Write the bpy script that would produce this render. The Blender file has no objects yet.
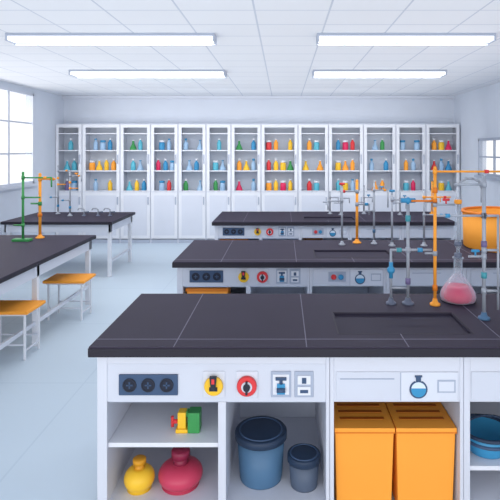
import bpy, math, bmesh
from mathutils import Vector, Matrix
S=bpy.context.scene
COL=S.collection
EYE=2.05
# ---------------- materials ----------------
def lin(c):
    r=[]
    for v in c:
        v/=255.0
        r.append(v/12.92 if v<=0.04045 else ((v+0.055)/1.055)**2.4)
    return (r[0],r[1],r[2],1)
MC={}
def mat(name,rgb,rough=0.6,metal=0.0,emit=0.0,var=0.03,spec=0.3):
    if name in MC: return MC[name]
    m=bpy.data.materials.new(name); m.use_nodes=True
    nt=m.node_tree; b=nt.nodes['Principled BSDF']
    c=lin(rgb)
    b.inputs['Roughness'].default_value=rough
    b.inputs['Metallic'].default_value=metal
    b.inputs['Specular IOR Level'].default_value=spec
    tc=nt.nodes.new('ShaderNodeTexCoord'); n=nt.nodes.new('ShaderNodeTexNoise')
    n.inputs['Scale'].default_value=3.0; n.inputs['Detail'].default_value=1
    nt.links.new(tc.outputs['Object'],n.inputs['Vector'])
    mx=nt.nodes.new('ShaderNodeMix'); mx.data_type='RGBA'
    mx.inputs[6].default_value=tuple(v*(1-var) for v in c[:3])+(1,)
    mx.inputs[7].default_value=tuple(min(1,v*(1+var)) for v in c[:3])+(1,)
    nt.links.new(n.outputs['Fac'],mx.inputs[0]); nt.links.new(mx.outputs[2],b.inputs['Base Color'])
    if emit:
        b.inputs['Emission Color'].default_value=c; b.inputs['Emission Strength'].default_value=emit
    MC[name]=m; return m
def glassmat(name,rgb,trans=0.8,rough=0.1,edge=0.5):
    if name in MC: return MC[name]
    m=bpy.data.materials.new(name); m.use_nodes=True
    nt=m.node_tree; b=nt.nodes['Principled BSDF']; out=nt.nodes['Material Output']
    b.inputs['Base Color'].default_value=lin(rgb); b.inputs['Roughness'].default_value=rough
    t=nt.nodes.new('ShaderNodeBsdfTransparent'); t.inputs[0].default_value=(1,1,1,1)
    mx=nt.nodes.new('ShaderNodeMixShader')
    lw=nt.nodes.new('ShaderNodeLayerWeight'); lw.inputs[0].default_value=0.3
    mr=nt.nodes.new('ShaderNodeMapRange'); mr.inputs[3].default_value=1-trans; mr.inputs[4].default_value=min(1,1-trans+edge)
    nt.links.new(lw.outputs['Facing'],mr.inputs[0]); nt.links.new(mr.outputs[0],mx.inputs[0])
    nt.links.new(t.outputs[0],mx.inputs[1]); nt.links.new(b.outputs[0],mx.inputs[2]); nt.links.new(mx.outputs[0],out.inputs[0])
    MC[name]=m; return m
def gridmat(name,rgb,line,w,h,mortar,rough):
    m=bpy.data.materials.new(name); m.use_nodes=True
    nt=m.node_tree; b=nt.nodes['Principled BSDF']; b.inputs['Roughness'].default_value=rough
    b.inputs['Specular IOR Level'].default_value=0.3
    tc=nt.nodes.new('ShaderNodeTexCoord'); k=nt.nodes.new('ShaderNodeTexBrick'); mp=nt.nodes.new('ShaderNodeMapping')
    mp.inputs['Location'].default_value=(w*20+.25,h*20+.1,0)
    k.offset=0; k.squash=1
    k.inputs['Scale'].default_value=1; k.inputs['Brick Width'].default_value=w; k.inputs['Row Height'].default_value=h
    k.inputs['Mortar Size'].default_value=mortar; k.inputs['Mortar Smooth'].default_value=0.1
    c=lin(rgb); k.inputs['Color1'].default_value=c; k.inputs['Color2'].default_value=tuple(v*0.985 for v in c[:3])+(1,)
    k.inputs['Mortar'].default_value=lin(line)
    nt.links.new(tc.outputs['Object'],mp.inputs['Vector']); nt.links.new(mp.outputs[0],k.inputs['Vector']); nt.links.new(k.outputs['Color'],b.inputs['Base Color'])
    return m
WALL=mat('wall_paint',(212,219,231),0.8)
CEIL=gridmat('ceiling_tile',(230,233,239),(198,205,218),.66,0.5,0.009,0.9)
FLOOR=gridmat('floor_vinyl',(196,212,226),(187,204,219),1.5,1.5,0.008,0.38)
WHITE=mat('white_laminate',(225,228,236),0.5)
PALE=mat('pale_laminate',(211,216,228),0.5)
GREY=mat('grey_trim',(174,183,200),0.5)
INNER=mat('cabinet_interior',(212,220,233),0.7)
FRAME=mat('bench_frame',(210,214,226),0.5)
BFRONT=mat('bench_front',(205,210,223),0.5)
BSHELF=mat('bench_shelf',(225,228,237),0.5)
PLATE=mat('plate_grey',(166,176,196),0.5)
TILE=mat('emblem_tile_grey',(213,218,230),0.5)
BIN_IN=mat('bench_interior',(206,213,228),0.7)
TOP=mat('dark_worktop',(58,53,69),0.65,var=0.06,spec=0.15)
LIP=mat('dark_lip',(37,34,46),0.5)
JOINT=mat('worktop_joint',(108,105,124),0.6)
SINKRIM=mat('sink_rim',(44,40,54),0.6)
SINK=mat('sink_basin',(54,50,66),0.65,spec=0.15)
ORANGE=mat('orange_plastic',(254,168,66),0.55,spec=0.2)
DORANGE=mat('dark_orange',(222,124,34),0.5)
SLOT=mat('slot_brown_orange',(176,92,24),0.6)
SLATE=mat('slate_blue',(62,84,116),0.45)
DARK=mat('dark_rubber',(40,44,58),0.5)
YEL=mat('yellow_plastic',(246,196,54),0.35)
DYEL=mat('ochre_plastic',(218,154,40),0.45)
RED=mat('red_enamel',(220,62,66),0.4)
PINK=mat('rose_ceramic',(200,66,96),0.3)
DPINK=mat('dark_rose',(140,42,72),0.4)
BLUE=mat('blue_plastic',(60,144,192),0.4)
NBLUE=mat('navy_blue_plastic',(78,114,148),0.45)
DNAVY=mat('dark_navy',(42,58,82),0.45)
GREEN=mat('green_enamel',(64,150,84),0.4)
CYAN=mat('cyan_liquid',(92,182,204),0.3)
TEAL=mat('teal_enamel',(70,150,164),0.4)
STEEL=mat('grey_steel',(158,165,178),0.4,0.05,spec=0.5)
DSTEEL=mat('dark_steel',(104,112,132),0.4,0.1)
PURP=mat('muted_purple',(112,102,144),0.4)
GCAN=mat('slate_can',(84,97,118),0.45)
GLASS=glassmat('clear_glass',(206,220,238),0.87,0.1,0.85)
WPANE=glassmat('window_pane',(240,246,252),0.95,0.3,0.0)
LAMP=mat('lamp_diffuser',(255,255,255),0.5,emit=0.9,var=0)
PINKL=mat('pink_liquid',(220,44,96),0.3)
# ---------------- mesh builder ----------------
class M:
    def __init__(s): s.v=[];s.f=[];s.m=[];s.s=[]
    def add(s,vs,fs,mi=0,sm=False):
        o=len(s.v); s.v+= [tuple(v) for v in vs]
        for i,f in enumerate(fs):
            s.f.append([o+a for a in f]); s.m.append(mi); s.s.append(sm if isinstance(sm,bool) else sm[i])
        return s
    def box(s,x0,x1,y0,y1,z0,z1,mi=0):
        vs=[(x0,y0,z0),(x1,y0,z0),(x1,y1,z0),(x0,y1,z0),(x0,y0,z1),(x1,y0,z1),(x1,y1,z1),(x0,y1,z1)]
        return s.add(vs,[(0,3,2,1),(4,5,6,7),(0,1,5,4),(1,2,6,5),(2,3,7,6),(3,0,4,7)],mi)
    def frustum(s,cx,cy,z0,z1,w0,d0,w1,d1,mi=0):
        vs=[]
        for z,w,d in((z0,w0,d0),(z1,w1,d1)):
            vs+=[(cx-w/2,cy-d/2,z),(cx+w/2,cy-d/2,z),(cx+w/2,cy+d/2,z),(cx-w/2,cy+d/2,z)]
        return s.add(vs,[(0,3,2,1),(4,5,6,7),(0,1,5,4),(1,2,6,5),(2,3,7,6),(3,0,4,7)],mi)
    def cyl(s,p,q,r,r2=None,seg=16,mi=0,cap=True):
        p=Vector(p);q=Vector(q); r2=r if r2 is None else r2
        d=(q-p).normalized(); a=d.orthogonal().normalized(); b=d.cross(a)
        vs=[];n=seg
        for c,rr in((p,r),(q,r2)):
            for i in range(n):
                t=2*math.pi*i/n; vs.append(c+a*math.cos(t)*rr+b*math.sin(t)*rr)
        fs=[(i,(i+1)%n,n+(i+1)%n,n+i) for i in range(n)]; sm=[True]*n
        if cap: fs+=[tuple(range(n-1,-1,-1)),tuple(range(n,2*n))]; sm+=[False,False]
        return s.add(vs,fs,mi,sm)
    def lathe(s,prof,c=(0,0,0),seg=24,mi=0,axis='Z'):
        vs=[];n=seg;k=len(prof)
        for r,z in prof:
            for i in range(n):
                t=2*math.pi*i/n; x,y=r*math.cos(t),r*math.sin(t)
                if axis=='Z': p=(x,y,z)
                elif axis=='Y': p=(x,z,-y)
                else: p=(z,x,y)
                vs.append((p[0]+c[0],p[1]+c[1],p[2]+c[2]))
        fs=[];sm=[]
        for j in range(k-1):
            for i in range(n):
                fs.append((j*n+i,j*n+(i+1)%n,(j+1)*n+(i+1)%n,(j+1)*n+i)); sm.append(True)
        if prof[0][0]>1e-4: fs.append(tuple(range(n-1,-1,-1))); sm.append(False)
        if prof[-1][0]>1e-4: fs.append(tuple(range((k-1)*n,k*n))); sm.append(False)
        return s.add(vs,fs,mi,sm)
    def sph(s,c,r,mi=0,seg=16,sz=1.0):
        pr=[(max(1e-5,r*math.sin(math.pi*i/10)),-r*sz*math.cos(math.pi*i/10)) for i in range(11)]
        return s.lathe(pr,c,seg,mi)
    def torus(s,c,R,r,mi=0,axis='Z',n=28,k=8):
        pr=[(R+r*math.cos(2*math.pi*i/k),r*math.sin(2*math.pi*i/k)) for i in range(k+1)]
        vs=[];fs=[]
        for a,z in pr[:-1]:
            for i in range(n):
                t=2*math.pi*i/n; x,y=a*math.cos(t),a*math.sin(t)
                p=(x,y,z) if axis=='Z' else ((x,z,-y) if axis=='Y' else (z,x,y))
                vs.append((p[0]+c[0],p[1]+c[1],p[2]+c[2]))
        for j in range(k):
            for i in range(n):
                j2=(j+1)%k; fs.append((j*n+i,j*n+(i+1)%n,j2*n+(i+1)%n,j2*n+i))
        return s.add(vs,fs,mi,True)
    def pipe(s,pts,r,mi=0,seg=12):
        for a,b in zip(pts[:-1],pts[1:]): s.cyl(a,b,r,seg=seg,mi=mi)
        for a in pts[1:-1]: s.sph(a,r*1.02,mi,seg)
        return s
    def poly(s,pts,y0,y1,mi=0):
        n=len(pts); vs=[(x,y0,z) for x,z in pts]+[(x,y1,z) for x,z in pts]
        fs=[tuple(range(n)),tuple(range(2*n-1,n-1,-1))]+[(i,n+i,n+(i+1)%n,(i+1)%n) for i in range(n)]
        return s.add(vs,fs,mi)
    def mesh(s,name,mats):
        me=bpy.data.meshes.new(name); me.from_pydata(s.v,[],s.f)
        for m in mats: me.materials.append(m)
        for p,mi,sm in zip(me.polygons,s.m,s.s): p.material_index=mi; p.use_smooth=sm
        b=bmesh.new(); b.from_mesh(me); bmesh.ops.recalc_face_normals(b,faces=b.faces); b.to_mesh(me); b.free()
        me.update(); return me
    def obj(s,name,mats,parent=None,loc=(0,0,0),bevel=0,label=None,cat=None,group=None):
        if not isinstance(mats,(list,tuple)): mats=[mats]
        o=bpy.data.objects.new(name,s.mesh(name,mats)); COL.objects.link(o); o.location=loc
        if parent: o.parent=parent
        if bevel:
            bm=o.modifiers.new('bevel','BEVEL'); bm.width=bevel; bm.segments=2; bm.limit_method='ANGLE'; bm.angle_limit=math.radians(50)
        tag(o,label,cat,group); return o
def tag(o,label=None,cat=None,group=None):
    if label: o['label']=label
    if cat: o['category']=cat
    if group: o['group']=group
    return o
def empty(name,loc,label,cat,group=None):
    o=bpy.data.objects.new(name,None); o.empty_display_size=0.1; COL.objects.link(o); o.location=loc
    return tag(o,label,cat,group)
def clone(root,loc,label=None):
    n=root.copy(); COL.objects.link(n); n.location=loc
    if label: n['label']=label
    def rec(src,dst):
        for c in list(src.children):
            k=c.copy(); COL.objects.link(k); k.parent=dst; rec(c,k)
    rec(root,n); return n
def structure(o): o['kind']='structure'; return o
# ---------------- room ----------------
XL,XR,YB,YF,ZC=-5.02,3.92,11.45,-1.0,3.28
structure(M().box(XL-.2,XR+.2,YF,YB+.2,-.1,0).obj('floor',FLOOR))
structure(M().box(XL-.2,XR+.2,YF,YB+.2,ZC,ZC+.1).obj('ceiling',CEIL))
structure(M().box(XL,XR,YB,YB+.15,0,ZC).obj('wall_back',WALL))
def wallside(name,x0,x1,a,b,z0,z1):
    m=M(); m.box(x0,x1,YF,a,0,ZC); m.box(x0,x1,b,YB+.15,0,ZC); m.box(x0,x1,a,b,0,z0); m.box(x0,x1,a,b,z1,ZC)
    structure(m.obj(name,WALL))
wallside('wall_left',XL-.15,XL,5.6,10.05,1.38,3.18)
wallside('wall_right',XR,XR+.15,7.2,10.0,1.55,2.28)
def window(name,x,a,b,z0,z1,nv,nh,inn):
    m=M(); t=.05
    xa,xb=(x-.05,x+.02) if inn>0 else (x-.02,x+.05)
    m.box(xa,xb,a,b,z0,z0+t);m.box(xa,xb,a,b,z1-t,z1);m.box(xa,xb,a,a+t,z0,z1);m.box(xa,xb,b-t,b,z0,z1)
    for i in range(1,nv):
        y=a+(b-a)*i/nv; m.box(xa+.02,xb-.02,y-.025,y+.025,z0+t,z1-t)
    for i in range(1,nh):
        z=z0+(z1-z0)*i/nh; m.box(xa+.025,xb-.025,a+t,b-t,z-.015,z+.015)
    xm=(xa+xb)/2
    m.box(xm-.004,xm+.004,a+t,b-t,z0+t,z1-t,1)
    structure(m.obj(name,[GREY if inn<0 else PALE,WPANE]))
window('window_1',XL,5.6,10.05,1.38,3.18,5,3,1)
window('window_2',XR,7.2,10.0,1.55,2.28,4,2,-1)
structure(M().box(XL,XL+.06,5.5,10.15,1.33,1.38).obj('trim_1',PALE))
structure(M().box(XR-.06,XR,7.1,10.1,1.50,1.55).obj('trim_2',GREY))
structure(M().box(XL,XL+.02,YF,11.0,0,.1).obj('baseboard_left',GREY))
structure(M().box(XR-.02,XR,YF,11.0,0,.1).obj('baseboard_right',GREY))
structure(M().box(XL,XR,YB-.08,YB,ZC-.06,ZC).obj('trim_3',PALE))
# ---------------- ceiling lamps ----------------
def lamp(x0,x1,y0,y1,label):
    cx,cy=(x0+x1)/2,(y0+y1)/2; w=(x1-x0)/2; d=(y1-y0)/2
    e=empty('ceiling_lamp',(cx,cy,ZC),label,'ceiling lamp','long ceiling lamps')
    M().box(-w,w,-d,d,-.03,0).obj('housing',GREY,e)
    M().box(-w+.02,w-.02,-d+.01,d-.01,-.07,-.03).obj('diffuser',LAMP,e)
    M().box(-w,w,d-.01,d+.004,-.09,-.03).obj('reflector_rim',GREY,e)
    M().box(-w,-w+.02,-d,d-.01,-.08,-.03).obj('end_cap',GREY,e)
    M().box(w-.02,w,-d,d-.01,-.08,-.03).obj('end_cap',GREY,e)
    L=bpy.data.lights.new('lamp_light','AREA'); L.shape='RECTANGLE'; L.size=2*w-.06; L.size_y=2*d-.03; L.energy=22; L.color=(1,.99,.975)
    lo=bpy.data.objects.new('lamp_light',L); COL.objects.link(lo); lo.parent=e; lo.location=(0,0,-.08)
lamp(-2.92,-.72,5.25,5.44,'long white ceiling lamp near the windows, switched on')
lamp(.36,2.24,5.25,5.44,'long white ceiling lamp above the lab benches, switched on')
lamp(-3.28,-.89,7.65,7.92,'long white ceiling lamp above the side tables')
lamp(.46,2.51,7.65,7.92,'long white ceiling lamp before the wall cabinets')
# ---------------- wall cabinets ----------------
edges=[55,82,120,150.5,178,206,231,261,298,328.5,363.5,396,426,460]
CD=11.0; sc=CD/500
bottles=[("c","cc","vw"),("wwb","oyyo","w y"),("gc","cw","cyb"),("bw","pbw","wr"),("w w","wb","g w"),("c","cw","gw"),
("g b","oyw","p w"),("ro y","ryyg","oypy"),("oc","y o","rc"),("bpr","yoo","cyw"),("wg","w b","oo"),("w w","ow","cp"),("oyp","rwb","gyc")]
BC={'c':CYAN,'b':BLUE,'o':ORANGE,'y':YEL,'r':RED,'p':PINKL,'g':GREEN,'w':mat('pale_blue_liquid',(158,190,220),0.3),'v':PURP}
BN={'c':'cyan','b':'blue','o':'orange','y':'yellow','r':'red','p':'pink','g':'green','w':'pale','v':'purple'}
btypes={
 'reagent_bottle':([(.045,0),(.05,.01),(.05,.13),(.035,.165),(.02,.18),(.02,.2)],[(.027,.2),(.027,.235),(.02,.24)]),
 'storage_jar':([(.055,0),(.06,.01),(.06,.13),(.05,.16)],[(.055,.16),(.058,.19),(.05,.20)]),
 'conical_flask':([(.066,0),(.07,.012),(.06,.05),(.024,.13),(.02,.19)],[(.026,.19),(.026,.205)]),
 'tall_bottle':([(.04,0),(.045,.01),(.045,.15),(.02,.19),(.02,.21)],[(.026,.21),(.026,.235)]),
}
bmesh_cache={}
def bottle(tn,c,loc,grp,lab):
    k=(tn,c)
    if k not in bmesh_cache:
        a,b=btypes[tn]; F=1.08
        a=[(r*F,z*F) for r,z in a]; b=[(r*F,z*F) for r,z in b]
        m=M(); m.lathe(a,seg=14); m.lathe(b,seg=14,mi=1)
        bmesh_cache[k]=m.mesh(tn,[BC[c],WHITE if c!='w' else BLUE])
    o=bpy.data.objects.new(tn,bmesh_cache[k]); COL.objects.link(o); o.location=loc
    tag(o,lab,'bottle' if 'flask' not in tn else 'flask',grp)
tnames=list(btypes)
for i in range(13):
    x0,x1=(edges[i]-283)*sc,(edges[i+1]-283)*sc
    x0=max(x0+.002,XL+.003); x1=min(x1-.002,XR-.003)
    w=x1-x0; cx=(x0+x1)/2; D=.44
    e=empty('glass_door_cabinet',(cx,CD,0),'tall white storage cabinet with framed upper door and bottles','cabinet','tall cabinets along the back wall')
    m=M(); h=w/2
    m.box(-h,-h+.02,.02,D,0,2.6);m.box(h-.02,h,.02,D,0,2.6);m.box(-h+.02,h-.02,D-.02,D,0,2.6,1)
    m.box(-h,h,.02,D,2.6,2.63);m.box(-h+.02,h-.02,.02,D-.02,.02,.08);m.box(-h+.02,h-.02,.02,D-.02,1.10,1.15)
    m.box(-h+.02,h-.02,.0,.02,.0,.08,2)
    m.obj('body',[PALE,INNER,GREY],e)
    for z in(1.575,2.025,2.40): M().box(-h+.02,h-.02,.03,D-.02,z,z+.025).obj('shelf',WHITE,e)
    d=M(); f=.065; z0,z1=1.135,2.61; a=h-.01
    d.box(-a,-a+f,0,.02,z0,z1);d.box(a-f,a,0,.02,z0,z1);d.box(-a+f,a-f,0,.02,z0,z0+.02);d.box(-a+f,a-f,0,.02,z1-f,z1)
    door=d.obj('door_frame',WHITE,e)
    M().box(a-.05,a-.03,-.025,0,1.75,1.95).obj('handle',GREY,door)
    ld=M(); ld.box(-a,a,0,.02,.1,1.12); dd=ld.obj('lower_door',WHITE,e)
    m=M(); m.box(-a+.07,a-.07,-.004,0,.17,1.05); m.obj('door_panel',PALE,dd)
    M().box(a-.05,a-.03,-.03,0,.85,1.02).obj('handle',GREY,dd)
    for r,zz in enumerate((2.05,1.60,1.15)):
        s=bottles[i][r]; n=len(s); sp=min(.16,(w-.28)/max(n-1,1)) 
        for j,c in enumerate(s):
            if c==' ': continue
            tn=tnames[(i*3+r*2+j*(1+(i+r)%2))%4]
            if sp<.13: tn='tall_bottle' if (r+j)%3 else 'reagent_bottle'
            bottle(tn,c,(cx+(j-(n-1)/2)*sp,CD+.12,zz),'bottles on the cabinet shelves',BN[c]+' '+tn.replace('_',' ')+' standing on a white cabinet shelf')
# ---------------- lab islands ----------------
ZT=.97; SX0,SX1=.33,1.12
def fx(p): return (p-283)*.00556
def fz0(p): return EYE-(p-150)*.00556
def worktop(y0,y1,label):
    sy0,sy1=y0+.20,y0+.58
    xa,xb=-1.065,2.6; t=.055
    m=M()
    for a in((xa,xb,y0,sy0),(xa,xb,sy1,y1),(xa,SX0,sy0,sy1),(SX1,xb,sy0,sy1)): m.box(a[0],a[1],a[2],a[3],ZT-t,ZT)
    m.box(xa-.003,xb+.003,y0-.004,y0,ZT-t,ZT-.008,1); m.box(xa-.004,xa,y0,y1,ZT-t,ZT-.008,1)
    for jx in(-.6,.13,.69,1.25,1.95):
        if SX0<jx<SX1: m.box(jx-.003,jx+.003,y0,sy0,ZT,ZT+.0012,2)
        else: m.box(jx-.003,jx+.003,y0,y1,ZT,ZT+.0012,2)
    m.box(xa,xb,y0+.11,y0+.118,ZT,ZT+.001,2)
    for a in((SX0-.008,SX1+.008,sy0-.008,sy0),(SX0-.008,SX1+.008,sy1,sy1+.008),(SX0-.008,SX0,sy0,sy1),(SX1,SX1+.008,sy0,sy1)): m.box(a[0],a[1],a[2],a[3],ZT,ZT+.0012,3)
    o=m.obj('worktop',[TOP,LIP,JOINT,SINKRIM],None,label=label,cat='worktop',group='dark worktops on the lab benches')
    b=M(); q=.008; zb=ZT-.024
    b.box(SX0,SX1,sy0,sy1,zb,zb+.006); b.box(SX0,SX0+q,sy0,sy1,zb+.006,ZT-.002);b.box(SX1-q,SX1,sy0,sy1,zb+.006,ZT-.002)
    b.box(SX0+q,SX1-q,sy0,sy0+q,zb+.006,ZT-.002);b.box(SX0+q,SX1-q,sy1-q,sy1,zb+.006,ZT-.002)
    b.obj('sink_basin',SINK,o)
DEP=.92
ZU=ZT-.055
def ell(cx,cz,rx,rz,n=24,a0=0,a1=360):
    return [(cx+rx*math.cos(math.radians(a0+(a1-a0)*i/n)),cz+rz*math.sin(math.radians(a0+(a1-a0)*i/n))) for i in range(n+(0 if a1-a0==360 else 1))]
def unitA(y,dz=0):
    fz=lambda p:fz0(p)+dz
    ZA=fz(402); ZR=min(fz(364),ZU-.006)
    X0,X1=-1.034,.259; cx=(X0+X1)/2
    g='open-shelf bench units with control panels'
    e=empty('bench_shelf_unit',(cx,y,0),'pale grey open bench unit with sockets and control knobs','bench cabinet',g)
    L=lambda p:fx(p)-cx
    m=M(); a,b=X0-cx,X1-cx
    m.box(a,L(107),0,DEP,0,ZU);m.box(L(218),L(226),0,DEP,0,ZA);m.box(L(326),b,0,DEP,0,ZU)
    m.box(L(107),L(326),0,.03,ZR,ZU)
    m.box(a,b,0,DEP,0,.08); m.box(L(107),L(326),DEP-.02,DEP,.08,ZU,1)
    m.box(L(107),L(326),.025,DEP-.02,ZA-.015,ZA,1)
    m.obj('body',[FRAME,BIN_IN],e,bevel=.003)
    M().box(L(107),L(218),.02,DEP-.02,.385,.41).obj('shelf',BSHELF,e,bevel=.002)
    M().box(L(107),L(326),.002,.026,ZA,ZR).obj('control_panel',BFRONT,e,bevel=.003)
    st=M().box(L(119),L(178),-.008,.002,fz(395),fz(374)).obj('socket_strip',SLATE,e,bevel=.004)
    for k in range(3):
        px=130+k*18.5; c=(L(px),-.008,fz(384.5))
        q=M(); q.lathe([(.038,0),(.038,-.005),(.031,-.005),(.031,-.001)],c,24,0,'Y')
        q.lathe([(.0305,-.0005),(.0305,-.002)],c,24,1,'Y')
        q.box(c[0]-.018,c[0]+.018,-.013,-.010,c[2]-.004,c[2]+.004,2); q.box(c[0]-.004,c[0]+.004,-.013,-.010,c[2]-.018,c[2]+.018,2)
        q.obj('socket',[DARK,mat('socket_face',(30,36,54),0.5),SLATE],st)
    def plate(px,hw,z0=371,z1=397,mt=PLATE):
        return M().box(L(px-hw),L(px+hw),-.005,.002,fz(z1),fz(z0)).obj('control_plate',mt,e,bevel=.003)
    zc=fz(385)
    p=plate(214,11,mt=FRAME); q=M(); x=L(214)
    q.lathe([(.052,-.005),(.052,-.02),(.046,-.026)],(x,0,zc),28,0,'Y'); q.poly([(x-.012,zc-.01),(x+.012,zc-.01),(x+.02,zc+.062),(x-.02,zc+.062)],-.045,-.026,1)
    q.box(x-.022,x+.022,-.034,-.026,zc-.02,zc+.0,1); q.obj('yellow_knob',[YEL,DARK],p)
    M().box(x-.008,x+.008,-.047,-.045,zc+.025,zc+.052).obj('knob_mark',RED,p)
    p=plate(247,11,mt=FRAME); q=M(); x=L(247)
    q.lathe([(.055,-.005),(.055,-.022),(.05,-.027)],(x,0,zc),28,0,'Y'); q.lathe([(.030,-.027),(.030,-.031)],(x,0,zc),24,2,'Y')
    q.lathe([(.02,-.031),(.018,-.045)],(x,0,zc),20,1,'Y'); q.box(x-.006,x+.006,-.05,-.031,zc-.034,zc+.034,1); q.obj('red_knob',[RED,DARK,PALE],p)
    p=plate(281,10); M().box(L(273),L(289),-.008,-.005,fz(394),fz(374)).obj('plate_face',BSHELF,p); q=M(); x=L(281)
    q.box(x-.022,x+.022,-.018,-.008,zc-.045,zc+.012); q.cyl((x,-.014,zc+.012),(x,-.014,zc+.04),.009,mi=1); q.box(x-.03,x+.03,-.022,-.009,zc+.034,zc+.048,1)
    q.cyl((x-.024,-.022,zc-.02),(x+.024,-.022,zc-.02),.012,mi=1); q.obj('gas_tap',[BLUE,SLATE],p)
    p=plate(304,9.5); q=M(); x=L(304)
    q.box(x-.036,x+.036,-.012,-.005,zc+.008,zc+.056); q.box(x-.036,x+.036,-.012,-.005,zc-.052,zc-.006); q.box(x-.012,x+.012,-.018,-.012,zc+.015,zc+.045,1); q.box(x-.022,x+.022,-.016,-.012,zc-.038,zc-.022,1)
    q.obj('switch',[BSHELF,SLATE],p)
    return e
def unitB(y,dz=0,gauge=False):
    fz=lambda p:fz0(p)+dz
    ZA=fz(402); ZD=min(fz(371.5),ZU-.012)
    X0,X1=.261,1.004; cx=(X0+X1)/2
    e=empty('bench_drawer_unit',(cx,y,0),'pale grey bench unit with drawer and a dial panel' if gauge else 'pale grey bench unit with wide drawer over orange bins','bench cabinet','bench drawer units')
    L=lambda p:fx(p)-cx
    m=M(); a,b=X0-cx,X1-cx
    m.box(a,L(334),0,DEP,0,ZU);m.box(L(460),b,0,DEP,0,ZU);m.box(L(334),L(460),0,.03,ZA,ZU)
    m.box(L(334),L(460),DEP-.02,DEP,0,ZU,1)
    m.obj('body',[FRAME,BIN_IN],e,bevel=.003)
    dr=M().box(L(336),L(458.5),-.006,0,ZA+.01,ZD).obj('drawer',BFRONT,e,bevel=.003)
    if not gauge: M().box(L(340),L(394),-.0085,-.006,fz(379),fz(377.8)).obj('handle',PLATE,dr)
    else:
        x,z=L(378),fz(385)
        p=M().box(x-.085,x+.085,-.012,-.006,z-.045,z+.05).obj('dial_panel',PLATE,dr,bevel=.003)
        M().lathe([(.026,-.012),(.026,-.02),(.015,-.024)],(x-.035,0,z),20,0,'Y').obj('dial',RED,p)
        M().lathe([(.026,-.012),(.026,-.02),(.015,-.024)],(x+.035,0,z),20,0,'Y').obj('dial',BLUE,p)
    q=M(); za,zb=ZA+.012,ZD-.003; q.box(L(400),L(400.8),-.0085,-.006,za,zb,1); q.box(L(400.8),L(457),-.0075,-.006,za,zb)
    q.obj('emblem_panel',[TILE,PLATE],dr)
    q=M(); x,z=L(418),fz(386.5)
    q.poly([(x-.014,z+.060),(x+.014,z+.060),(x+.014,z+.03)]+ell(x,z-.012,.05,.05,24,66,-246)+[(x-.014,z+.03)],-.011,-.0075,0)
    q.poly(ell(x,z-.012,.041,.041,20),-.0125,-.011,1)
    q.poly(ell(x,z-.012,.041,.041,16,170,370),-.014,-.0125,2)
    q.box(x-.02,x+.02,-.013,-.0075,z+.056,z+.066,0)
    q.obj('flask_emblem',[SLATE,mat('emblem_white',(214,228,242),0.5),BLUE],dr)
    q=M(); x=L(446); q.box(x-.05,x+.05,-.01,-.0075,z-.03,z+.04); q.box(x-.042,x+.042,-.0115,-.01,z-.022,z+.032,1)
    q.obj('label_holder',[PLATE,TILE],dr)
    return e
def unitC(y,dz=0,x0=1.006):
    fz=lambda p:fz0(p)+dz
    ZA=fz(402); ZD=min(fz(371.5),ZU-.012)
    X0,X1=x0,x0+.786; cx=(X0+X1)/2; h=(X1-X0)/2
    e=empty('bench_open_unit',(cx,y,0),'pale grey open bench unit with one shelf and drawer','bench cabinet','open bench units')
    m=M(); t=.035
    m.box(-h,-h+t,0,DEP,0,ZU);m.box(h-t,h,0,DEP,0,ZU);m.box(-h+t,h-t,0,.03,ZA,ZU);m.box(-h+t,h-t,0,DEP,0,.08)
    m.box(-h+t,h-t,DEP-.02,DEP,.08,ZU,1)
    m.obj('body',[FRAME,BIN_IN],e,bevel=.003)
    M().box(-h+t,h-t,.02,DEP-.02,.255,.28).obj('shelf',BSHELF,e,bevel=.002)
    dr=M().box(-h+t+.005,h-t-.005,-.006,0,ZA+.01,ZD).obj('drawer',BFRONT,e,bevel=.003)
    M().box(-.14,.14,-.0085,-.006,fz(379),fz(377.8)).obj('handle',PLATE,dr)
    return e
Y1,Y2,Y3=2.78,4.88,7.56
DZ=.07
unitA(Y1);unitB(Y1);uC=unitC(Y1); clone(uC,(uC.location.x+.788,Y1,0))
uA=unitA(Y2,DZ);uB=unitB(Y2,DZ,True);uC=unitC(Y2,DZ); clone(uC,(uC.location.x+.788,Y2,0))
clone(uA,(uA.location.x,Y3,0)); clone(uB,(uB.location.x,Y3,0)); clone(uC,(uC.location.x,Y3,0)); clone(uC,(uC.location.x+.788,Y3,0))
worktop(2.74,3.76,'long dark charcoal worktop with sink, glassware and pipework')
worktop(4.82,6.0,'long dark worktop with sink and orange tank')
worktop(7.5,8.78,'long dark worktop with sink by the wall cabinets')
def crate(x0,x1,y,z0,z1):
    w=(x1-x0)/2; e=empty('storage_crate',((x0+x1)/2,y+.22,z0),'orange plastic storage crate inside open bench unit','crate','orange storage crates')
    h=z1-z0; m=M(); m.box(-w,w,-.16,-.145,.01,h);m.box(-w,w,.145,.16,.01,h);m.box(-w,-w+.015,-.145,.145,.01,h);m.box(w-.015,w,-.145,.145,.01,h);m.box(-w,w,-.16,.16,0,.01)
    m.obj('body',ORANGE,e); m=M(); m.box(-w-.01,w+.01,-.17,-.16,h-.03,h); m.box(-w-.01,w+.01,.16,.17,h-.03,h); m.obj('rim',DORANGE,e)
for y in(Y2,Y3):
    crate(-.95,-.55,y,.41,.685); 
crate(.33,.62,Y3,0,.66)
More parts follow.
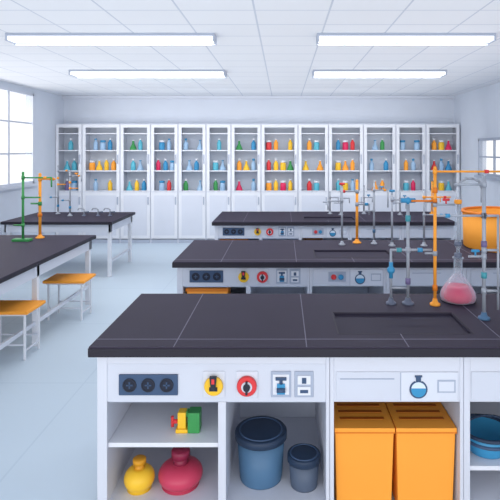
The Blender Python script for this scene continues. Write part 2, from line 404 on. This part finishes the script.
# ---------------- items in cubbies ----------------
e=empty('round_jar',((140-283)*2.93/500,2.92,.08),'yellow round squat jar with short capped neck on bench floor','jar')
cr,cz0=.088,.06
pr=[(.07,0)]+[(.088*math.cos(math.radians(t))**.7,cz0+.062*math.sin(math.radians(t))) for t in range(-50,76,10)]
M().lathe(pr,seg=32).obj('body',YEL,e)
M().lathe([(.034,.113),(.027,.125),(.027,.145)]).lathe([(.038,.145),(.038,.168),(.034,.172),(.0001,.172)]).obj('cap',DYEL,e)
e=empty('round_jar',((180-283)*2.94/500,2.96,.08),'rose red wide squat jar with dark capped neck beside yellow jar','jar')
pr=[(.11,0)]+[(.13*math.cos(math.radians(t))**.7,.06+.066*math.sin(math.radians(t))) for t in range(-55,78,10)]
M().lathe(pr,seg=36).obj('body',PINK,e)
M().lathe([(.046,.12),(.04,.133),(.04,.158)]).lathe([(.054,.158),(.054,.195),(.048,.201),(.0001,.201)]).obj('cap',DPINK,e)
e=empty('bench_vise',((186-283)*2.95/500,2.93,.41),'small green and yellow bench vise with red screw on shelf','vise')
M().box(-.05,.02,-.04,.04,0,.022).box(-.04,.008,-.03,.03,.022,.115).obj('base',YEL,e,bevel=.004)
M().box(.02,.09,-.04,.04,0,.118).box(.008,.02,-.022,.022,.085,.118).obj('jaw',GREEN,e,bevel=.005)
M().cyl((-.04,0,.05),(-.07,0,.05),.012).cyl((-.075,0,.02),(-.075,0,.08),.009).obj('screw_handle',[RED],e)
def can(px,d,r,h,mats,label):
    e=empty('waste_bin',((px-283)*d/500,d,.08),label,'waste bin')
    M().lathe([(r*.84,0),(r*.86,.01),(r*.97,h-.03),(r*.93,h-.03),(r*.78,.015),(0.0001,.012)],seg=36).obj('body',mats[0],e)
    M().lathe([(r*.97,h-.045),(r*1.06,h-.04),(r*1.06,h-.008),(r*1.02,h),(r*.95,h),(r*.5,h+.004),(0.0001,h+.004)],seg=36).obj('lid',mats[1],e)
    M().torus((0,0,h+.001),r*.86,.005,n=36).obj('lid_ridge',mats[2],e)
can(261,3.02,.148,.285,(NBLUE,DNAVY,SLATE),'grey-blue plastic waste bin with dark closed lid')
can(304,2.95,.093,.185,(GCAN,DNAVY,SLATE),'small slate grey waste bin beside blue bin')
def recbin(x0,x1,label):
    w=x1-x0; e=empty('recycling_bin',((x0+x1)/2,2.98,0),label,'recycling bin','orange bins under the bench')
    H=.455
    M().frustum(0,0,0,H,w*.90,.28,w*.97,.31).obj('body',ORANGE,e,bevel=.006)
    l=M(); a=w/2-.002
    l.box(-a,a,-.165,.165,H,H+.028)
    for k in range(3):
        yy=-.07+k*.075; l.box(-a+.04,a-.04,yy,yy+.026,H+.028,H+.0295,1)
    l.obj('lid',[ORANGE,SLOT],e)
    M().box(-a,a,-.168,-.165,H,H+.006).obj('lid_edge',DORANGE,e)
recbin(.289,.632,'orange recycling bin with slotted lid')
recbin(.636,.981,'orange recycling bin with slotted lid')
e=empty('wash_basin_tub',(1.20,2.96,.28),'round blue plastic tub with dark rim and curved handle','tub')
M().lathe([(.10,0),(.11,.01),(.145,.12),(.135,.12),(.1,.02),(.0001,.015)],seg=36).obj('body',BLUE,e)
M().torus((0,0,.122),.145,.011,n=36).obj('rim',DNAVY,e)
M().torus((0,0,.08),.137,.010,n=36).obj('lower_rim',SLATE,e)
hp=[(.145*math.cos(t),-.02,.125+.085*math.sin(t)) for t in [math.pi*i/12 for i in range(13)]]
M().pipe(hp,.007).obj('handle',DNAVY,e)
# ---------------- side tables ----------------
def table(x0,x1,y0,y1,z,label,legs):
    e=empty('lab_table',((x0+x1)/2,(y0+y1)/2,0),label,'table','side lab tables')
    a,b=(x1-x0)/2,(y1-y0)/2
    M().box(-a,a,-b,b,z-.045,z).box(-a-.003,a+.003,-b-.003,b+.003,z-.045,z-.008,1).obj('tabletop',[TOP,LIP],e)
    q=M(); t=.13; i=.04
    q.box(-a+i,a-i,-b+i,-b+i+.025,z-.045-t,z-.045);q.box(-a+i,a-i,b-i-.025,b-i,z-.045-t,z-.045)
    q.box(-a+i,-a+i+.025,-b+i,b-i,z-.045-t,z-.045);q.box(a-i-.025,a-i,-b+i,b-i,z-.045-t,z-.045)
    q.obj('apron',PALE,e)
    s=.055
    for lx in(-a+i+.02,a-i-.02-s+.02):
        for ly in legs:
            yy=ly-(y0+y1)/2
            M().box(lx,lx+s,yy-s/2,yy+s/2,.02,z-.045-.005).box(lx-.004,lx+s+.004,yy-s/2-.004,yy+s/2+.004,0,.02).obj('leg',[WHITE],e,bevel=.003)
    for lx in(-a+i+.035,a-i-.045): M().box(lx,lx+.03,legs[0]-(y0+y1)/2,legs[-1]-(y0+y1)/2,.22,.26).obj('rail',PALE,e)
table(-4.45,-2.53,4.0,6.76,.90,'long dark-topped lab table with pale legs',[4.1,5.25,6.66])
table(-4.52,-2.74,8.0,9.27,.90,'dark-topped lab table with taps by the windows',[8.1,9.17])
def stool(x,y,label):
    e=empty('lab_stool',(x,y,0),label,'stool','orange lab stools')
    M().box(-.25,.25,-.19,.19,.455,.487).obj('seat',ORANGE,e,bevel=.007)
    M().box(-.22,.22,-.16,.16,.435,.455).obj('seat_frame',WHITE,e)
    s=.010
    for sx in(-1,1):
        for sy in(-1,1):
            M().box(sx*.2-s,sx*.2+s,sy*.14-s,sy*.14+s,0,.435).obj('leg',WHITE,e,bevel=.003)
    for sy in(-1,1): M().box(-.19,.19,sy*.14-.007,sy*.14+.007,.14,.156).obj('crossbar',PALE,e)
    for sx in(-1,1): M().box(sx*.2-.007,sx*.2+.007,-.13,.13,.08,.096).obj('crossbar',PALE,e)
stool(-2.62,6.15,'orange seat stool with white legs by dark table')
stool(-2.72,5.02,'orange seat stool with white legs tucked at table')
# ---------------- pipe stands ----------------
def flange(m,x=0,y=0,r=.035,mi=0):
    m.lathe([(r,0),(r,.012),(r*.7,.016),(r*.5,.03),(r*.4,.045)],(x,y,0),20,mi)
def stand(loc,h,pm,label,arms=(),base=None,r=.011,basebox=False,name='pipe_stand',collars=(),top=None,cat='lab stand',group=None,foot=3.1):
    """arms: (z,dx,drop,material,valve,joint_material)"""
    e=empty(name,loc,label,cat,group)
    m=M()
    if basebox: m.box(-.12,.10,-.05,.05,0,.03)
    else: flange(m,r=max(.032,r*foot))
    m.obj('base',base or pm,e,bevel=.003 if basebox else 0)
    M().cyl((0,0,.012),(0,0,h),r).sph((0,0,h),r*1.1).obj('pole',pm,e)
    for z,cm in collars:
        M().lathe([(r*1.1,-.02),(r*1.5,-.018),(r*1.5,.018),(r*1.1,.02)],(0,0,z),18).obj('collar',cm,e)
    for A in arms:
        z,dx,drop,am,km=A[:5]; jm=A[5] if len(A)>5 else None
        q=M(); q.cyl((0,0,z-r*1.4),(0,0,z+r*1.4),r*1.35,seg=12)
        pts=[(0,0,z),(dx,0,z)]
        if drop: pts.append((dx,0,z-drop))
        q.pipe(pts,r*.65)
        a=q.obj('arm',am,e)
        if km:
            k=M(); k.cyl((dx*.55,0,z),(dx*.55,0,z+r*3),r*.5); k.cyl((dx*.55-r*2,0,z+r*3),(dx*.55+r*2,0,z+r*3),r*.8); k.obj('valve_knob',km,a)
        if jm:
            M().cyl((dx*.78-r*1.2,0,z),(dx*.78+r*1.2,0,z),r*1.1).obj('joint',jm,a)
    if top:
        k=M(); k.cyl((0,0,h),(0,0,h+.03),r*.6); k.cyl((-.03,0,h+.035),(.03,0,h+.035),r*1.1); k.obj('top_valve',top,e)
    return e
def on(px,py,z0):
    d=(EYE-z0)*500/(py-150); return ((px-283)*d/500,d,z0)
l=on(408,304,ZT); sc1=l[1]/500
e=empty('water_pipe_assembly',l,'grey steel water pipe frame with blue valve knobs','pipework')
m=M(); flange(m,0,0,.042); m.obj('base',DSTEEL,e); m=M(); flange(m,-17*sc1,0,.036); m.obj('base',DSTEEL,e)
h=100*sc1; cz=54*sc1
m=M(); m.cyl((0,0,.03),(0,0,h),.0115); m.pipe([(-17*sc1,0,.03),(-17*sc1,0,cz),(24*sc1,0,cz)],.009); m.pipe([(-17*sc1,0,16*sc1),(0,0,16*sc1)],.008)
m.lathe([(.013,-.02),(.017,-.018),(.017,.018),(.013,.02)],(0,0,cz)); m.obj('pipe',STEEL,e)
M().lathe([(.01,-.018),(.016,-.016),(.016,.016),(.01,.018)],(12*sc1,0,cz),16,0,'X').obj('joint',BLUE,e)
M().lathe([(.01,-.018),(.016,-.016),(.016,.016),(.01,.018)],(-9*sc1,0,cz),16,0,'X').obj('joint',TEAL,e)
M().lathe([(.013,-.022),(.018,-.02),(.018,.02),(.013,.022)],(0,0,.16)).obj('collar',PURP,e)
M().lathe([(.013,-.022),(.018,-.02),(.018,.02),(.013,.022)],(0,0,h-.1)).obj('collar',TEAL,e)
M().cyl((0,0,h),(0,0,h+.03),.01).cyl((-.05,0,h+.025),(.05,0,h+.025),.017).sph((0,0,h+.025),.023).obj('valve_knob',BLUE,e)
M().sph((-17*sc1,0,34*sc1),.028).cyl((-17*sc1,0,26*sc1),(-17*sc1,0,42*sc1),.014).obj('bulb_joint',BLUE,e)
l=on(435,305,ZT)
stand(l,137*l[1]/500,ORANGE,'tall orange gas stand with long arms over flask',arms=[(.93,.46,.0,ORANGE,None,RED),(.725,-.165,0,DORANGE,None,None),(.70,.14,.0,STEEL,RED),(.36,-.07,.0,STEEL,None)],r=.0115,collars=[(.80,DORANGE),(.12,DORANGE)],name='gas_pipe_stand')
l=on(458,301,ZT)
e=empty('conical_flask',l,'clear glass conical flask with tall neck holding pink liquid','flask')
M().lathe([(.095,0),(.118,.010),(.124,.035),(.118,.07),(.085,.125),(.05,.17),(.034,.19),(.03,.205),(.03,.30),(.039,.305),(.039,.315),(.027,.315)],seg=32).obj('glass_body',GLASS,e)
M().lathe([(.093,.003),(.115,.012),(.121,.036),(.115,.069),(.093,.107),(.0001,.107)],seg=32).obj('liquid',PINKL,e)
M().lathe([(.024,.30),(.028,.34),(.02,.345)]).obj('stopper',DSTEEL,e)
e=empty('condenser_tube',(l[0],l[1],ZT+.345),'glass condenser tube standing above pink flask','condenser')
M().lathe([(.012,0),(.012,.03),(.022,.05),(.022,.38),(.012,.41),(.012,.48)],seg=20).obj('glass_jacket',GLASS,e)
M().cyl((0,0,.02),(0,0,.36),.007).obj('inner_tube',STEEL,e)
M().lathe([(.025,.05),(.027,.06),(.025,.08)]).obj('collar',DSTEEL,e)
M().lathe([(.025,.35),(.027,.365),(.025,.38)]).obj('collar',ORANGE,e)
M().pipe([(0,0,.47),(.02,0,.51),(.06,0,.53),(.11,0,.53),(.15,0,.51),(.17,0,.46),(.17,0,.36)],.009).obj('side_tube',STEEL,e)
l=on(484,319,ZT)
stand(l,144*l[1]/500,STEEL,'steel clamp stand with purple and blue clamps holding glassware',arms=[(.86,-.19,0,STEEL,None),(.66,-.30,.0,STEEL,None,BLUE),(.66,.09,.6,STEEL,None),(.44,.09,.0,STEEL,None),(.40,-.10,.0,STEEL,BLUE),(.18,.09,.0,STEEL,None)],r=.012,collars=[(.48,PURP),(.28,TEAL)],name='clamp_stand',base=NBLUE)
def st2(px,py,toppy,*a,**k):
    l=on(px,py,ZT); return stand(l,(py-toppy)*l[1]/500,*a,**k)
st2(357,243,181,ORANGE,'orange pipe stand with steel arm on middle bench',arms=[(.6,-.2,.0,STEEL,None,RED),(.45,.14,.12,STEEL,None,BLUE)],r=.016)
st2(342,245,187,STEEL,'steel pipe stand with red valve on middle bench',arms=[(.5,-.16,.1,STEEL,None)],r=.012,top=RED)
st2(374,244,182,STEEL,'tall thin steel stand with two arms on middle bench',arms=[(.62,.16,.2,STEEL,BLUE,ORANGE),(.38,-.1,0,STEEL,None)],r=.012,collars=[(.15,NBLUE)])
st2(392,246,194,STEEL,'steel pipe stand with blue knob on middle bench',arms=[(.52,.16,.1,STEEL,None,RED)],r=.012,top=BLUE)
st2(424,246,190,STEEL,'steel pipe stand with orange arm on middle bench',arms=[(.55,.3,0,ORANGE,None,RED),(.35,.25,0,STEEL,None,BLUE)],r=.012)
l=on(499,247,ZT)
e=empty('round_tank',l,'large orange cylindrical tank with rim on middle bench','tank')
M().lathe([(.36,0),(.375,.015),(.385,.39),(.37,.39),(.36,.03),(.0001,.02)],seg=40).obj('body',ORANGE,e)
M().torus((0,0,.395),.385,.018,n=40).obj('rim',DORANGE,e)
for px,py,tp,c,lab in((330,214,192,STEEL,'small steel tap stand'),(341,215,184,STEEL,'thin steel tap stand with curved arm'),(364,214,186,STEEL,'steel stand with blue knob'),(400,215,190,STEEL,'steel stand with short arms'),(432,214,182,ORANGE,'orange gas stand with arm')):
    l=on(px,py,ZT)
    stand(l,(py-tp)*l[1]/500,c,lab+' on dark worktop',arms=[(.28,.14,.08,c,BLUE if px in(364,400) else None),(.2,-.12,0,STEEL,None)],r=.013)
l=on(40,238,.90)
stand(l,.83,ORANGE,'tall orange gas stand with short arm',arms=[(.77,.2,0,ORANGE,None,DORANGE),(.45,-.12,0,GREEN,None)],r=.018,collars=[(.3,DORANGE)])
l=on(23,241,.90)
stand(l,.86,GREEN,'tall green pipe stand with block base',arms=[(.8,.36,.12,GREEN,None,ORANGE),(.55,.22,0,GREEN,None),(.2,-.12,0,GREEN,None)],r=.015,basebox=True)
for px,py,h,c in((58,214,.86,STEEL),(70,216,.78,STEEL)):
    l=on(px,py,.90)
    stand(l,h,c,'thin steel stand with orange clamp on side table' if px<60 else 'thin steel stand with pale arm on side table',arms=[(h-.08,.2,.1,c,ORANGE if px>60 else None,ORANGE),(h*.62,.14,0,ORANGE,None),(h*.35,-.16,0,c,None,BLUE)],r=.014,collars=[(h*.75,ORANGE),(.15,BLUE)])
for k,px in enumerate((84,98,110)):
    l=on(px,216,.90); e=empty('bench_tap',l,'low curved chrome water tap on side table','tap','taps on the side table')
    m=M(); flange(m,r=.035); m.obj('base',DSTEEL,e)
    M().pipe([(0,0,.04),(0,0,.11),(-.03,0,.13),(-.09,0,.13),(-.11,0,.10)],.011).obj('spout',STEEL,e)
    M().cyl((.0,0,.07),(.06,0,.07),.01).sph((.07,0,.07),.018).obj('valve_knob',DSTEEL,e)
# ---------------- lights ----------------
w=bpy.data.worlds.new('world'); S.world=w; w.use_nodes=True
bg=w.node_tree.nodes['Background']; bg.inputs[0].default_value=lin((253,252,252)); bg.inputs[1].default_value=1.25
def area(name,loc,target,sx,sy,en,col=(1,.99,.975)):
    L=bpy.data.lights.new(name,'AREA'); L.shape='RECTANGLE'; L.size=sx; L.size_y=sy; L.energy=en; L.color=col
    o=bpy.data.objects.new(name,L); COL.objects.link(o); o.location=loc
    o.rotation_euler=(Vector(target)-Vector(loc)).to_track_quat('-Z','Y').to_euler()
area('room_fill',(-.4,-1.4,1.0),(-.1,8,.8),7,2.0,96)  # added fill behind the camera, stands for no fixture in the room
area('window_light',(XL-.6,7.8,2.3),(0,7.5,1.0),4,1.8,55)
area('ceiling_fill',(-.6,6.6,2.35),(-.6,6.601,3.3),7.4,7.5,86)  # added upward fill without a fixture, brightens the ceiling and bounces down
area('cabinet_fill',(-.55,9.5,2.2),(-.55,11.4,1.5),7.5,1.2,40)  # unseen fill added in mid-air to brighten the cabinets, which have no lamp
# ---------------- camera ----------------
c=bpy.data.cameras.new('camera'); co=bpy.data.objects.new('camera',c); COL.objects.link(co)
co.location=(0,0,EYE); co.rotation_euler=(math.pi/2,0,0); c.lens=36; c.sensor_width=36; c.shift_x=-33/500; c.shift_y=-.2
S.camera=co
S.view_settings.view_transform='Standard'
